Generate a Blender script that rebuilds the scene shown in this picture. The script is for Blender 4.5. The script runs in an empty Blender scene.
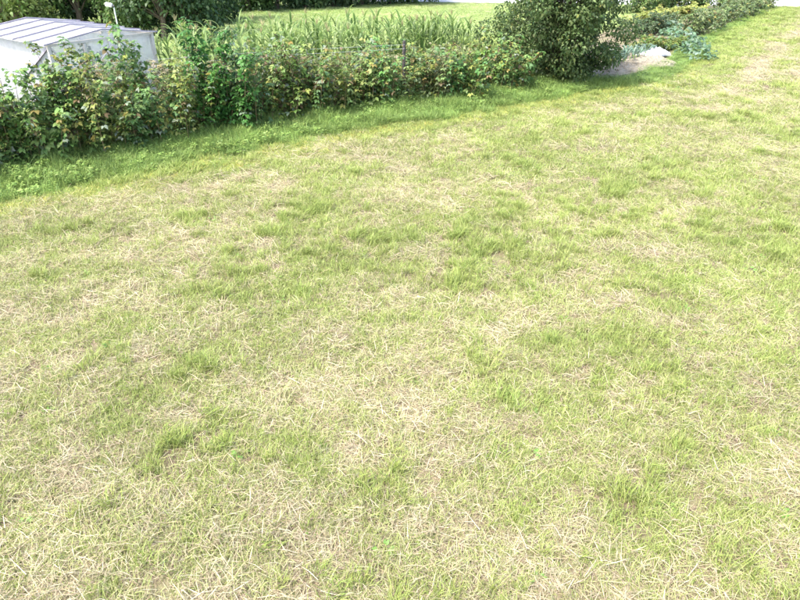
import bpy, math, random
import numpy as np
from mathutils import Vector, Matrix

SC = bpy.context.scene
COL = SC.collection
R = math.radians
rng = np.random.default_rng(11)
random.seed(11)

# ------------------------------------------------------------------ camera, sky, sun, exposure
CAM_H, PITCH, FPX = 4.3, 30.0, 640.0          # metres, degrees below level, focal length in photo pixels
cam_d = bpy.data.cameras.new('camera')
cam_d.sensor_width = 36.0
cam_d.lens = 36.0 * FPX / 800.0
cam_d.clip_start, cam_d.clip_end = 0.1, 3000
cam = bpy.data.objects.new('camera', cam_d)
cam.location = (0, 0, CAM_H)
cam.rotation_euler = (R(90 - PITCH), 0, 0)
COL.objects.link(cam)
SC.camera = cam

SUN_EL, SUN_AZ = 58.0, -128.0                  # azimuth from +Y (view direction) towards +X
w = bpy.data.worlds.new('World'); SC.world = w; w.use_nodes = True
nt = w.node_tree
bg = nt.nodes['Background']
sky = nt.nodes.new('ShaderNodeTexSky'); sky.sky_type = 'NISHITA'; sky.sun_disc = False
sky.sun_elevation = R(SUN_EL); sky.sun_rotation = R(SUN_AZ); sky.dust_density = 3.0; sky.air_density = 1.0
sky.ozone_density = 1.0
nt.links.new(sky.outputs[0], bg.inputs[0]); bg.inputs[1].default_value = 0.15
sun_d = bpy.data.lights.new('sun', 'SUN'); sun_d.energy = 2.0; sun_d.angle = R(8); sun_d.color = (1, 0.975, 0.94)
sun = bpy.data.objects.new('sun', sun_d); COL.objects.link(sun)
sdir = Vector((math.sin(R(SUN_AZ)) * math.cos(R(SUN_EL)), math.cos(R(SUN_AZ)) * math.cos(R(SUN_EL)), math.sin(R(SUN_EL))))
sun.rotation_euler = sdir.to_track_quat('Z', 'Y').to_euler()
SC.view_settings.view_transform = 'Standard'; SC.view_settings.look = 'None'
SC.view_settings.exposure = 2.22; SC.view_settings.gamma = 1.0
SC.cycles.max_bounces = 6; SC.cycles.transparent_max_bounces = 24
SC.cycles.diffuse_bounces = 2; SC.cycles.glossy_bounces = 2; SC.cycles.transmission_bounces = 4

# ------------------------------------------------------------------ helpers
CP, SP = math.cos(R(PITCH)), math.sin(R(PITCH))
def ray(px, py):
    a, b = px - 400.0, 300.0 - py
    return a, FPX * CP + b * SP, b * CP - FPX * SP
def at(px, py, z=0.0):
    """ground (or height z) point under a photo pixel"""
    x, y, d = ray(px, py); s = (z - CAM_H) / d
    return Vector((x * s, y * s, z))
def proj(X, Y, Z):
    dz = Z - CAM_H
    dep = Y * CP - dz * SP
    return 400 + FPX * X / dep, 300 - FPX * (Y * SP + dz * CP) / dep
def height_at(X, Y, py):
    """height that a thing standing at X, Y reaches when its top shows at photo row py"""
    b = 300.0 - py
    return CAM_H + Y * (b * CP - FPX * SP) / (FPX * CP + b * SP)

def tag(o, label=None, cat=None, group=None, kind=None):
    if label: o['label'] = label
    if cat: o['category'] = cat
    if group: o['group'] = group
    if kind: o['kind'] = kind
    return o
def link(o, parent=None, loc=None):
    COL.objects.link(o)
    if parent is not None: o.parent = parent
    if loc is not None: o.location = loc
    return o
def empty(name, loc, rz=0.0):
    o = bpy.data.objects.new(name, None); o.empty_display_size = 0.1
    COL.objects.link(o); o.location = loc; o.rotation_euler = (0, 0, rz)
    return o

def mesh_tris(name, V, T, mat, C=None, smooth=False):
    """mesh from vertex and triangle arrays, optional per-vertex colours"""
    V = np.asarray(V, np.float32).reshape(-1, 3); T = np.asarray(T, np.int32).reshape(-1, 3)
    me = bpy.data.meshes.new(name)
    me.vertices.add(len(V)); me.vertices.foreach_set('co', V.ravel())
    me.loops.add(T.size); me.loops.foreach_set('vertex_index', T.ravel())
    me.polygons.add(len(T))
    me.polygons.foreach_set('loop_start', np.arange(0, T.size, 3, dtype=np.int32))
    me.polygons.foreach_set('loop_total', np.full(len(T), 3, np.int32))
    if smooth: me.polygons.foreach_set('use_smooth', np.ones(len(T), bool))
    if C is not None:
        C = np.asarray(C, np.float32)
        a = me.color_attributes.new('col', 'FLOAT_COLOR', 'POINT')
        a.data.foreach_set('color', np.concatenate([C, np.ones((len(C), 1), np.float32)], 1).ravel())
    me.update(); me.validate()
    if mat: me.materials.append(mat)
    return me

class Geo:
    """collects boxes, tubes and quads; build() makes ONE mesh object"""
    def __init__(s): s.v, s.f = [], []
    def box(s, a, b):
        n = len(s.v)
        for z in (a[2], b[2]):
            s.v += [(a[0], a[1], z), (b[0], a[1], z), (b[0], b[1], z), (a[0], b[1], z)]
        s.f += [tuple(n + i for i in q) for q in ((3, 2, 1, 0), (4, 5, 6, 7), (0, 1, 5, 4), (1, 2, 6, 5), (2, 3, 7, 6), (3, 0, 4, 7))]
        return s
    def tube(s, pts, rad, seg=8, cap=True):
        pts = [Vector(p) for p in pts]
        if not isinstance(rad, (list, tuple)): rad = [rad] * len(pts)
        n0 = len(s.v)
        for i, p in enumerate(pts):
            d = (pts[min(i + 1, len(pts) - 1)] - pts[max(i - 1, 0)]).normalized()
            u = d.cross(Vector((0.13, 0.31, 1)) if abs(d.z) < 0.9 else Vector((1, 0.2, 0))).normalized(); v = d.cross(u)
            for k in range(seg):
                a = 2 * math.pi * k / seg
                s.v.append(tuple(p + (u * math.cos(a) + v * math.sin(a)) * rad[i]))
        for i in range(len(pts) - 1):
            for k in range(seg):
                a, b = n0 + i * seg + k, n0 + i * seg + (k + 1) % seg
                s.f.append((a, b, b + seg, a + seg))
        if cap:
            s.f.append(tuple(n0 + k for k in range(seg))[::-1])
            e = n0 + (len(pts) - 1) * seg
            s.f.append(tuple(e + k for k in range(seg)))
        return s
    def beam(s, a, b, wd, ht=None):
        a, b = Vector(a), Vector(b); ht = ht or wd
        d = (b - a).normalized()
        u = d.cross(Vector((0, 0, 1)) if abs(d.z) < 0.95 else Vector((0, 1, 0))).normalized(); v = u.cross(d)
        n = len(s.v)
        for p in (a, b):
            for i, j in ((-1, -1), (1, -1), (1, 1), (-1, 1)):
                s.v.append(tuple(p + u * (i * wd / 2) + v * (j * ht / 2)))
        s.f += [tuple(n + i for i in q) for q in ((3, 2, 1, 0), (4, 5, 6, 7), (0, 1, 5, 4), (1, 2, 6, 5), (2, 3, 7, 6), (3, 0, 4, 7))]
        return s
    def build(s, name, mat, parent=None, loc=None, smooth=False, bevel=0.0):
        me = bpy.data.meshes.new(name); me.from_pydata(s.v, [], s.f); me.update()
        me.materials.append(mat)
        if smooth: me.polygons.foreach_set('use_smooth', [True] * len(me.polygons))
        o = bpy.data.objects.new(name, me); link(o, parent, loc)
        if bevel:
            m = o.modifiers.new('bevel', 'BEVEL'); m.width = bevel; m.segments = 2
        return o

# ------------------------------------------------------------------ materials
def new_mat(name):
    m = bpy.data.materials.new(name); m.use_nodes = True
    return m, m.node_tree.nodes, m.node_tree.links, m.node_tree.nodes['Principled BSDF']

def leaf_mat(name, rough=0.5, trans=0.3, instanced=False, spec=0.35):
    """vertex colour x (instance tint) with light passing through"""
    m, n, l, p = new_mat(name)
    a = n.new('ShaderNodeAttribute'); a.attribute_name = 'col'
    c = a.outputs['Color']
    if instanced:
        t = n.new('ShaderNodeAttribute'); t.attribute_type = 'INSTANCER'; t.attribute_name = 'tint'
        mx = n.new('ShaderNodeMix'); mx.data_type = 'RGBA'; mx.blend_type = 'MULTIPLY'; mx.inputs[0].default_value = 1
        l.new(c, mx.inputs[6]); l.new(t.outputs['Color'], mx.inputs[7]); c = mx.outputs[2]
    p.inputs['Roughness'].default_value = rough; p.inputs['Specular IOR Level'].default_value = spec
    l.new(c, p.inputs['Base Color'])
    tr = n.new('ShaderNodeBsdfTranslucent'); l.new(c, tr.inputs[0])
    mix = n.new('ShaderNodeMixShader'); mix.inputs[0].default_value = trans
    l.new(p.outputs[0], mix.inputs[1]); l.new(tr.outputs[0], mix.inputs[2])
    l.new(mix.outputs[0], n['Material Output'].inputs[0])
    return m

def noise_mat(name, stops, scale=3.0, detail=6, rough=0.9, bump=0.0, bscale=None, metallic=0, dist=0.0, coords='Object', spec=0.3):
    m, n, l, p = new_mat(name)
    tc = n.new('ShaderNodeTexCoord')
    nz = n.new('ShaderNodeTexNoise'); nz.inputs['Scale'].default_value = scale; nz.inputs['Detail'].default_value = detail
    nz.inputs['Roughness'].default_value = 0.65; nz.inputs['Distortion'].default_value = dist
    l.new(tc.outputs[coords], nz.inputs['Vector'])
    cr = n.new('ShaderNodeValToRGB')
    while len(cr.color_ramp.elements) < len(stops): cr.color_ramp.elements.new(0.5)
    for e, (pos, col) in zip(cr.color_ramp.elements, stops): e.position = pos; e.color = (*col, 1)
    l.new(nz.outputs[0], cr.inputs[0]); l.new(cr.outputs[0], p.inputs['Base Color'])
    p.inputs['Roughness'].default_value = rough; p.inputs['Metallic'].default_value = metallic
    p.inputs['Specular IOR Level'].default_value = spec
    if bump:
        n2 = n.new('ShaderNodeTexNoise'); n2.inputs['Scale'].default_value = bscale or scale * 4; n2.inputs['Detail'].default_value = 8
        l.new(tc.outputs[coords], n2.inputs['Vector'])
        b = n.new('ShaderNodeBump'); b.inputs['Strength'].default_value = bump; b.inputs['Distance'].default_value = 0.03
        l.new(n2.outputs[0], b.inputs['Height']); l.new(b.outputs[0], p.inputs['Normal'])
    return m

M_GRASS = leaf_mat('grass_blades', 0.55, 0.3, True, 0.25)
M_LEAF = leaf_mat('leaves', 0.5, 0.45, False, 0.3)
M_GROUND = noise_mat('meadow_thatch', [(0.3, (0.08, 0.06, 0.04)), (0.48, (0.16, 0.125, 0.075)), (0.62, (0.15, 0.155, 0.065)), (0.8, (0.23, 0.19, 0.12))], 2.2, 12, 0.95, 0.6, 60)
M_FAR = noise_mat('hay_meadow', [(0.3, (0.16, 0.24, 0.06)), (0.5, (0.20, 0.28, 0.085)), (0.75, (0.25, 0.30, 0.11))], 1.2, 12, 0.95, 0.7, 25)
M_SOIL = noise_mat('garden_soil', [(0.3, (0.11, 0.085, 0.06)), (0.55, (0.19, 0.155, 0.11)), (0.8, (0.27, 0.23, 0.17))], 5, 10, 0.95, 0.9, 22)
M_BED = noise_mat('raked_soil', [(0.3, (0.17, 0.145, 0.10)), (0.55, (0.25, 0.215, 0.155)), (0.8, (0.33, 0.29, 0.22))], 5, 10, 0.95, 0.9, 22)
M_ROAD = noise_mat('pale_asphalt', [(0.3, (0.33, 0.32, 0.31)), (0.7, (0.44, 0.43, 0.42))], 3, 10, 0.85, 0.2, 60)
M_BARK = noise_mat('bark', [(0.3, (0.06, 0.045, 0.03)), (0.7, (0.16, 0.125, 0.09))], 9, 8, 0.9, 0.8, 30)
M_CANE = noise_mat('cane', [(0.3, (0.12, 0.10, 0.05)), (0.7, (0.24, 0.17, 0.09))], 6, 4, 0.7)
M_STALK = noise_mat('maize_stalk', [(0.3, (0.12, 0.20, 0.05)), (0.7, (0.2, 0.27, 0.09))], 4, 4, 0.55)
M_POST = noise_mat('weathered_post', [(0.3, (0.03, 0.028, 0.025)), (0.7, (0.09, 0.08, 0.07))], 12, 6, 0.85, 0.5)
M_WIRE = noise_mat('galvanised_wire', [(0.3, (0.42, 0.43, 0.44)), (0.7, (0.55, 0.56, 0.57))], 10, 3, 0.45, metallic=0.3)
M_TIMBER = noise_mat('grey_timber', [(0.3, (0.46, 0.42, 0.36)), (0.7, (0.62, 0.57, 0.50))], 8, 8, 0.8, 0.3)
M_BATTEN = noise_mat('batten', [(0.3, (0.22, 0.20, 0.24)), (0.7, (0.33, 0.30, 0.34))], 8, 6, 0.7)
M_LAMPW = noise_mat('lamp_white', [(0.3, (0.74, 0.75, 0.76)), (0.7, (0.82, 0.82, 0.82))], 6, 4, 0.35, spec=0.5)
M_LAMPP = noise_mat('lamp_pole', [(0.3, (0.5, 0.56, 0.5)), (0.7, (0.6, 0.64, 0.58))], 6, 4, 0.45, spec=0.5)
M_DARK = noise_mat('dark_plastic', [(0.3, (0.03, 0.03, 0.035)), (0.7, (0.06, 0.06, 0.065))], 6, 4, 0.5)
M_FLEECE = noise_mat('white_fleece', [(0.3, (0.42, 0.42, 0.44)), (0.7, (0.54, 0.54, 0.54))], 7, 6, 0.8, 0.7, 9)
M_WALLP = noise_mat('pale_render', [(0.3, (0.60, 0.62, 0.66)), (0.7, (0.72, 0.73, 0.75))], 3, 8, 0.9, 0.2)
M_ROOF = noise_mat('roof_tiles_dull', [(0.3, (0.16, 0.08, 0.06)), (0.7, (0.25, 0.13, 0.09))], 5, 6, 0.85, 0.4)

def film_mat(name, clear, col):
    """cloudy polythene sheet: part see-through, part scattering, with wrinkles"""
    m, n, l, p = new_mat(name)
    tc = n.new('ShaderNodeTexCoord')
    nz = n.new('ShaderNodeTexNoise'); nz.inputs['Scale'].default_value = 2.5; nz.inputs['Detail'].default_value = 8; nz.inputs['Distortion'].default_value = 1.2
    l.new(tc.outputs['Object'], nz.inputs['Vector'])
    p.inputs['Base Color'].default_value = (*col, 1); p.inputs['Roughness'].default_value = 0.3
    b = n.new('ShaderNodeBump'); b.inputs['Strength'].default_value = 0.6; b.inputs['Distance'].default_value = 0.06
    l.new(nz.outputs[0], b.inputs['Height']); l.new(b.outputs[0], p.inputs['Normal'])
    tl = n.new('ShaderNodeBsdfTranslucent'); tl.inputs[0].default_value = (*col, 1)
    m1 = n.new('ShaderNodeMixShader'); m1.inputs[0].default_value = 0.45
    l.new(p.outputs[0], m1.inputs[1]); l.new(tl.outputs[0], m1.inputs[2])
    tp = n.new('ShaderNodeBsdfTransparent')
    mr = n.new('ShaderNodeMapRange'); mr.inputs['From Min'].default_value = 0.3; mr.inputs['From Max'].default_value = 0.7
    mr.inputs['To Min'].default_value = max(0, clear - 0.18); mr.inputs['To Max'].default_value = min(1, clear + 0.18)
    l.new(nz.outputs[0], mr.inputs['Value'])
    m2 = n.new('ShaderNodeMixShader'); l.new(mr.outputs[0], m2.inputs[0])
    l.new(m1.outputs[0], m2.inputs[1]); l.new(tp.outputs[0], m2.inputs[2])
    l.new(m2.outputs[0], n['Material Output'].inputs[0])
    return m
M_FILM_ROOF = film_mat('film_roof', 0.14, (0.55, 0.55, 0.58))
M_FILM_SIDE = film_mat('film_side', 0.18, (0.56, 0.57, 0.59))
M_FILM_CLEAR = film_mat('film_clear', 0.74, (0.55, 0.62, 0.60))
M_FILM_GABLE = film_mat('film_gable', 0.58, (0.68, 0.71, 0.72))

# ------------------------------------------------------------------ setting: ground, road
def sheet(name, corners, z, mat):
    me = bpy.data.meshes.new(name)
    me.from_pydata([(x, y, z) for x, y in corners], [], [tuple(range(len(corners)))]); me.update(); me.materials.append(mat)
    o = bpy.data.objects.new(name, me); link(o)
    tag(o, kind='structure'); return o
sheet('meadow_ground', [(-400, -200), (400, -200), (400, 600), (-400, 600)], 0, M_GROUND)

# garden edge: the line where hedge, shrub and vegetable beds meet the mown meadow
EDGE = np.array([(-22, 2.4), (-12, 9.4), (-7.96, 12.2), (-4.74, 14.9), (-2.6, 16.5), (1.15, 18.6), (3.0, 19.6), (5.6, 21.4),
                 (7.6, 22.2), (10.3, 25.6), (12.0, 28.8), (14.6, 32.4), (23.6, 45.2)], float)
def edge_dist(P):
    """signed distance to the garden edge, positive on the garden side; and arc position"""
    P = np.asarray(P, float).reshape(-1, 2)
    best = np.full(len(P), 1e9); sgn = np.ones(len(P)); arc = np.zeros(len(P)); s0 = 0
    for a, b in zip(EDGE[:-1], EDGE[1:]):
        d = b - a; L = np.hypot(*d); d = d / L
        r = P - a; t = np.clip(r @ d, 0, L)
        q = r - t[:, None] * d; dist = np.hypot(q[:, 0], q[:, 1])
        side = d[0] * r[:, 1] - d[1] * r[:, 0]
        m = dist < best
        best[m] = dist[m]; sgn[m] = np.sign(side[m]); arc[m] = s0 + t[m]; s0 += L
    return best * sgn, arc

# hay meadow behind the maize
sheet('hay_meadow', [(-16, 24.5), (-3, 24.5), (5.5, 27.5), (9, 33), (18, 43.6), (-60, 50), (-60, 31)], 0.004, M_FAR)
sheet('garden_soil_ground', [(-11.5, 10.2), (-7.9, 12.7), (-4.9, 15.2), (-2.7, 16.9), (1.0, 19.0), (2.9, 20.0), (5.4, 21.8), (7.2, 23.0),
                      (9.3, 25.8), (11.2, 28.8), (8, 30.0), (5.4, 27.0), (-2.9, 24.2), (-16, 24.2), (-16, 10.2)], 0.004, M_SOIL)
sheet('road', [(-8, 50.0), (1.0, 48.9), (26, 45.4), (60, 42.5), (60, 49.5), (28, 51), (4, 55), (-8, 57)], 0.008, M_ROAD)

# ------------------------------------------------------------------ grass tufts (instanced stuff)
def pick(pal, n):
    pal = np.array(pal, float); i = rng.integers(0, len(pal), n)
    return pal[i] * rng.uniform(0.8, 1.2, (n, 1)) * rng.uniform(0.94, 1.06, (n, 3))
G_FRESH = [(0.225, 0.27, 0.068), (0.27, 0.305, 0.095), (0.195, 0.245, 0.058), (0.30, 0.33, 0.12), (0.235, 0.285, 0.072)]
G_PALE = [(0.36, 0.38, 0.155), (0.32, 0.355, 0.125), (0.41, 0.40, 0.20), (0.28, 0.325, 0.10)]
G_STRAW = [(0.43, 0.37, 0.22), (0.49, 0.43, 0.28), (0.38, 0.32, 0.18), (0.31, 0.25, 0.15), (0.53, 0.48, 0.33), (0.40, 0.32, 0.22), (0.22, 0.165, 0.11), (0.33, 0.26, 0.18)]
G_LUSH = [(0.12, 0.195, 0.05), (0.155, 0.235, 0.06), (0.095, 0.165, 0.045), (0.185, 0.265, 0.08)]
G_LINEN = [(0.5, 0.45, 0.31), (0.46, 0.42, 0.28), (0.4, 0.36, 0.22)]

def blades(n, rad, L, lean0, lean1, wd, pal, comb=None, lift=0.0):
    """n grass blades: strip of a quad and a tip triangle each"""
    r = rad * np.sqrt(rng.random(n)); a = rng.random(n) * 2 * np.pi
    base = np.stack([r * np.cos(a), r * np.sin(a), rng.random(n) * lift], 1)
    az = rng.random(n) * 2 * np.pi if comb is None else comb + rng.normal(0, 0.5, n)
    h = np.stack([np.cos(az), np.sin(az), np.zeros(n)], 1); sd = np.stack([-np.sin(az), np.cos(az), np.zeros(n)], 1)
    tw = rng.uniform(-0.9, 0.9, n)[:, None]; sd = sd * np.cos(tw) + np.array([0, 0, 1]) * np.sin(tw)
    ln = rng.uniform(*L, n)[:, None]
    t0 = np.radians(rng.uniform(*lean0, n))[:, None]; t1 = np.radians(rng.uniform(*lean1, n))[:, None]
    z = np.array([0, 0, 1.0])
    mid = base + 0.5 * ln * (np.sin(t0) * h + np.cos(t0) * z)
    tip = mid + 0.5 * ln * (np.sin(t1) * h + np.cos(t1) * z)
    mid[:, 2] = np.maximum(mid[:, 2], 0.004); tip[:, 2] = np.maximum(tip[:, 2], 0.003)
    ww = wd * rng.uniform(0.7, 1.3, n)[:, None] / 2
    V = np.stack([base - sd * ww, base + sd * ww, mid - sd * ww * 0.8, mid + sd * ww * 0.8, tip], 1).reshape(-1, 3)
    k = np.arange(n)[:, None] * 5
    T = np.concatenate([k + [0, 1, 3], k + [0, 3, 2], k + [2, 3, 4]], 1).reshape(-1, 3)
    c = pick(pal, n)
    cb = c * 0.8 + np.array([0.30, 0.27, 0.14]) * 0.2
    C = np.stack([cb, cb, c, c, c * 1.05], 1).reshape(-1, 3)
    return V, T, C

def leafset(P, D, N, ln, wd, C, droop=0.25, fold=0.0):
    """leaf faces: 6 outline points, 4 triangles; P base, D direction, N face normal"""
    n = len(P); P = np.asarray(P, float)
    D = D / np.maximum(np.linalg.norm(D, axis=1, keepdims=True), 1e-6)
    S = np.cross(D, N); S /= np.maximum(np.linalg.norm(S, axis=1, keepdims=True), 1e-6); U = np.cross(S, D)
    ln = np.broadcast_to(np.asarray(ln, float), (n,))[:, None]; wd = np.broadcast_to(np.asarray(wd, float), (n,))[:, None]
    dz = np.array([0, 0, -1.0]) * ln * droop
    V = np.stack([P, P + D * ln * 0.3 + S * wd * 0.5 + U * wd * fold, P + D * ln * 0.66 + S * wd * 0.4 + dz * 0.3 + U * wd * fold * 0.8,
                  P + D * ln + dz, P + D * ln * 0.66 - S * wd * 0.4 + dz * 0.3 + U * wd * fold * 0.8, P + D * ln * 0.3 - S * wd * 0.5 + U * wd * fold], 1).reshape(-1, 3)
    k = np.arange(n)[:, None] * 6
    T = np.concatenate([k + [0, 1, 5], k + [1, 2, 4], k + [1, 4, 5], k + [2, 3, 4]], 1).reshape(-1, 3)
    return V, T, np.repeat(C, 6, 0)

def join(parts):
    V, T, C, o = [], [], [], 0
    for v, t, c in parts:
        V.append(v); T.append(t + o); C.append(c); o += len(v)
    return np.concatenate(V), np.concatenate(T), np.concatenate(C)

def rand_dirs(n, up=0.0):
    d = rng.normal(0, 1, (n, 3)); d[:, 2] += up
    return d / np.linalg.norm(d, axis=1, keepdims=True)

def weed(n, L, h, pal):
    a = rng.random(n) * 2 * np.pi
    P = np.stack([0.03 * np.cos(a), 0.03 * np.sin(a), rng.uniform(0.01, h, n)], 1)
    D = np.stack([np.cos(a), np.sin(a), rng.uniform(0.1, 0.8, n)], 1)
    l = rng.uniform(*L, n)
    return leafset(P, D, np.tile([0, 0, 1.0], (n, 1)) + rng.normal(0, 0.2, (n, 3)), l, l * rng.uniform(0.35, 0.6, n), pick(pal, n), 0.3, 0.1)

def tuft_collection(name, builders):
    c = bpy.data.collections.new(name)
    for i, parts in enumerate(builders):
        V, T, C = join(parts)
        me = mesh_tris('%s_%02d' % (name, i), V, T, M_GRASS, C)
        c.objects.link(bpy.data.objects.new('%s_%02d' % (name, i), me))
    return c

def scatter(name, coll, XY, idx, scale, tint, zscale=None, tilt=0.12):
    n = len(XY)
    me = bpy.data.meshes.new(name); me.vertices.add(n)
    co = np.zeros((n, 3), np.float32); co[:, :2] = XY
    me.vertices.foreach_set('co', co.ravel())
    def attr(nm, ty, key, data):
        a = me.attributes.new(nm, ty, 'POINT'); a.data.foreach_set(key, np.asarray(data).ravel())
    rot = np.stack([rng.normal(0, tilt, n), rng.normal(0, tilt, n), rng.random(n) * 2 * np.pi], 1).astype(np.float32)
    attr('rot', 'FLOAT_VECTOR', 'vector', rot)
    sc = np.stack([scale, scale, scale if zscale is None else zscale], 1).astype(np.float32)
    attr('scl', 'FLOAT_VECTOR', 'vector', sc)
    attr('idx', 'INT', 'value', np.asarray(idx, np.int32))
    attr('tint', 'FLOAT_COLOR', 'color', np.concatenate([tint, np.ones((n, 1))], 1).astype(np.float32))
    me.update(); me.materials.append(M_GRASS)
    o = bpy.data.objects.new(name, me); link(o)
    g = bpy.data.node_groups.new('scatter_' + name, 'GeometryNodeTree')
    g.interface.new_socket('Geometry', in_out='INPUT', socket_type='NodeSocketGeometry')
    g.interface.new_socket('Geometry', in_out='OUTPUT', socket_type='NodeSocketGeometry')
    N, L = g.nodes, g.links
    gi, go = N.new('NodeGroupInput'), N.new('NodeGroupOutput')
    ci = N.new('GeometryNodeCollectionInfo'); ci.inputs['Collection'].default_value = coll
    ci.inputs['Separate Children'].default_value = True; ci.inputs['Reset Children'].default_value = True
    ip = N.new('GeometryNodeInstanceOnPoints'); ip.inputs['Pick Instance'].default_value = True
    L.new(gi.outputs[0], ip.inputs['Points']); L.new(ci.outputs[0], ip.inputs['Instance'])
    for nm, ty, sock in (('rot', 'FLOAT_VECTOR', 'Rotation'), ('scl', 'FLOAT_VECTOR', 'Scale'), ('idx', 'INT', 'Instance Index')):
        na = N.new('GeometryNodeInputNamedAttribute'); na.data_type = ty; na.inputs['Name'].default_value = nm
        L.new(na.outputs['Attribute'], ip.inputs[sock])
    L.new(ip.outputs[0], go.inputs[0])
    m = o.modifiers.new('scatter', 'NODES'); m.node_group = g
    return o

_lat = {}
def vnoise(P, scale, seed):
    """smooth value noise 0..1"""
    if seed not in _lat: _lat[seed] = np.random.default_rng(seed).random((256, 256))
    A = _lat[seed]; Q = np.asarray(P) / scale + 500
    i = np.floor(Q).astype(int); f = Q - i; f = f * f * (3 - 2 * f)
    x0, y0 = i[:, 0] % 256, i[:, 1] % 256; x1, y1 = (x0 + 1) % 256, (y0 + 1) % 256
    return (A[x0, y0] * (1 - f[:, 0]) + A[x1, y0] * f[:, 0]) * (1 - f[:, 1]) + (A[x0, y1] * (1 - f[:, 0]) + A[x1, y1] * f[:, 0]) * f[:, 1]
def fbm(P, scale, seed):
    return (vnoise(P, scale, seed) * 0.5 + vnoise(P, scale * 0.45, seed + 1) * 0.3 + vnoise(P, scale * 0.2, seed + 2) * 0.2)

# tuft kinds: 0-3 short green, 4-6 tall green clump, 7-10 straw mat, 11-13 mixed, 14-15 broad-leaved weed
mown = []
for i in range(4): mown.append([blades(46, 0.11, (0.045, 0.11), (5, 50), (20, 85), 0.0048, G_FRESH), blades(14, 0.12, (0.05, 0.12), (25, 75), (40, 95), 0.004, G_PALE)])
for i in range(3): mown.append([blades(44, 0.07, (0.10, 0.20), (3, 38), (20, 80), 0.0055, G_FRESH), blades(8, 0.08, (0.1, 0.22), (20, 60), (40, 90), 0.0045, G_PALE)])
for i in range(4): mown.append([blades(52, 0.15, (0.05, 0.17), (66, 92), (78, 98), 0.0042, G_STRAW, None, 0.035), blades(4, 0.12, (0.1, 0.22), (60, 85), (75, 98), 0.004, G_LINEN, None, 0.05), blades(12, 0.13, (0.04, 0.1), (15, 60), (30, 85), 0.0046, G_PALE)])
for i in range(3): mown.append([blades(26, 0.12, (0.05, 0.13), (15, 65), (40, 90), 0.0046, G_PALE), blades(14, 0.13, (0.06, 0.16), (45, 85), (70, 98), 0.004, G_STRAW, None, 0.03), blades(20, 0.11, (0.05, 0.11), (10, 50), (30, 80), 0.0048, G_FRESH)])
for i in range(2): mown.append([weed(8, (0.025, 0.06), 0.03, [(0.13, 0.24, 0.05), (0.16, 0.27, 0.06)])])
C_MOWN = tuft_collection('mown_tuft', mown)

def wedge(y0, y1, dens, margin=0.6):
    """random ground points inside the widened view wedge"""
    xm = lambda y: 400 * y / 600.0 * 1.12 + margin + 1.5
    X = xm(y1); n = int(dens * 2 * X * (y1 - y0))
    P = np.stack([rng.uniform(-X, X, n), rng.uniform(y0, y1, n)], 1)
    return P[np.abs(P[:, 0]) < xm(P[:, 1])]

def stripes(P, d, arc):
    """swath lines left by mowing, running along the garden edge"""
    wob = (vnoise(P, 3.0, 71) - 0.5) * 0.5
    s = np.zeros(len(P))
    for o in (-3.2, -4.6, -6.1, -7.4, -9.2, -11.0, -13.0):
        s = np.maximum(s, np.exp(-((d - o + wob) / 0.34) ** 2))
    return s * np.clip((P[:, 1] - 15) / 8, 0, 1) * np.clip(vnoise(P, 2.5, 73) * 1.6, 0, 1)

def dryness(P, d, arc):
    v = fbm(P, 1.3, 31) * 0.5 + fbm(P, 0.38, 41) * 0.5
    v = (v - 0.5) * 1.55 + 0.41
    v += 0.14 * np.clip((6.5 - P[:, 1]) / 4, -0.3, 1) + 0.05 * np.clip(-P[:, 0] / 4, 0, 1)
    v += 0.8 * stripes(P, d, arc)
    v -= 0.55 * np.clip(1 - (-d - 1.0) / 1.6, 0, 1)          # greener next to the verge
    v -= 0.06 * np.clip((P[:, 1] - 18) / 14, 0, 1)
    return v

def meadow_zone(y0, y1, dens, base_scale):
    P = wedge(y0, y1, dens)
    d, arc = edge_dist(P)
    k = d < -np.interp(P[:, 1], [18, 22, 27, 31, 45], [1.0, 0.85, 0.55, 0.25, 0.15]) - 0.25 * vnoise(P, 0.8, 5); P, d, arc = P[k], d[k], arc[k]
    k = P[:, 1] < 45.3 - 0.14 * (P[:, 0] - 26); P, d, arc = P[k], d[k], arc[k]
    n = len(P); v = dryness(P, d, arc) + rng.normal(0, 0.24, n)
    tall = (fbm(P, 0.45, 51) + 0.7 * (fbm(P, 2.2, 57) - 0.5) + rng.normal(0, 0.07, n)) > 0.70
    idx = np.where(v > 0.66, rng.integers(7, 11, n), np.where(v > 0.36, rng.integers(11, 14, n), rng.integers(0, 4, n)))
    idx = np.where((v < 0.45) & tall, rng.integers(4, 7, n), idx)
    idx = np.where((rng.random(n) < 0.012) & (v < 0.6), rng.integers(14, 16, n), idx)
    bright = 0.90 + 0.22 * vnoise(P, 0.9, 61)
    hue = np.clip(0.5 + (0.35 - v) * 0.8, 0, 1)[:, None]
    tint = bright[:, None] * ((1 - hue) * np.array([1.12, 1.02, 0.98]) + hue * np.array([0.92, 1.02, 0.86]))
    tint *= (1 + 0.3 * stripes(P, d, arc))[:, None]
    tint[idx >= 7] = (bright[:, None] * np.ones(3))[idx >= 7]
    return P, idx, base_scale * rng.uniform(0.75, 1.3, n), tint
Z = [meadow_zone(1.2, 7, 150, 1.0), meadow_zone(7, 12, 112, 1.1), meadow_zone(12, 20, 62, 1.5), meadow_zone(20, 46, 26, 2.1)]
P, I, S, T = (np.concatenate(x) for x in zip(*Z))
zs = S.copy(); far = S > 1.4; zs[far] = np.minimum(zs[far], 1.25)
o = scatter('meadow_grass', C_MOWN, P, I, S, T, zs)
tag(o, 'short mown meadow grass with dry straw patches', 'grass', kind='stuff')

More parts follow.
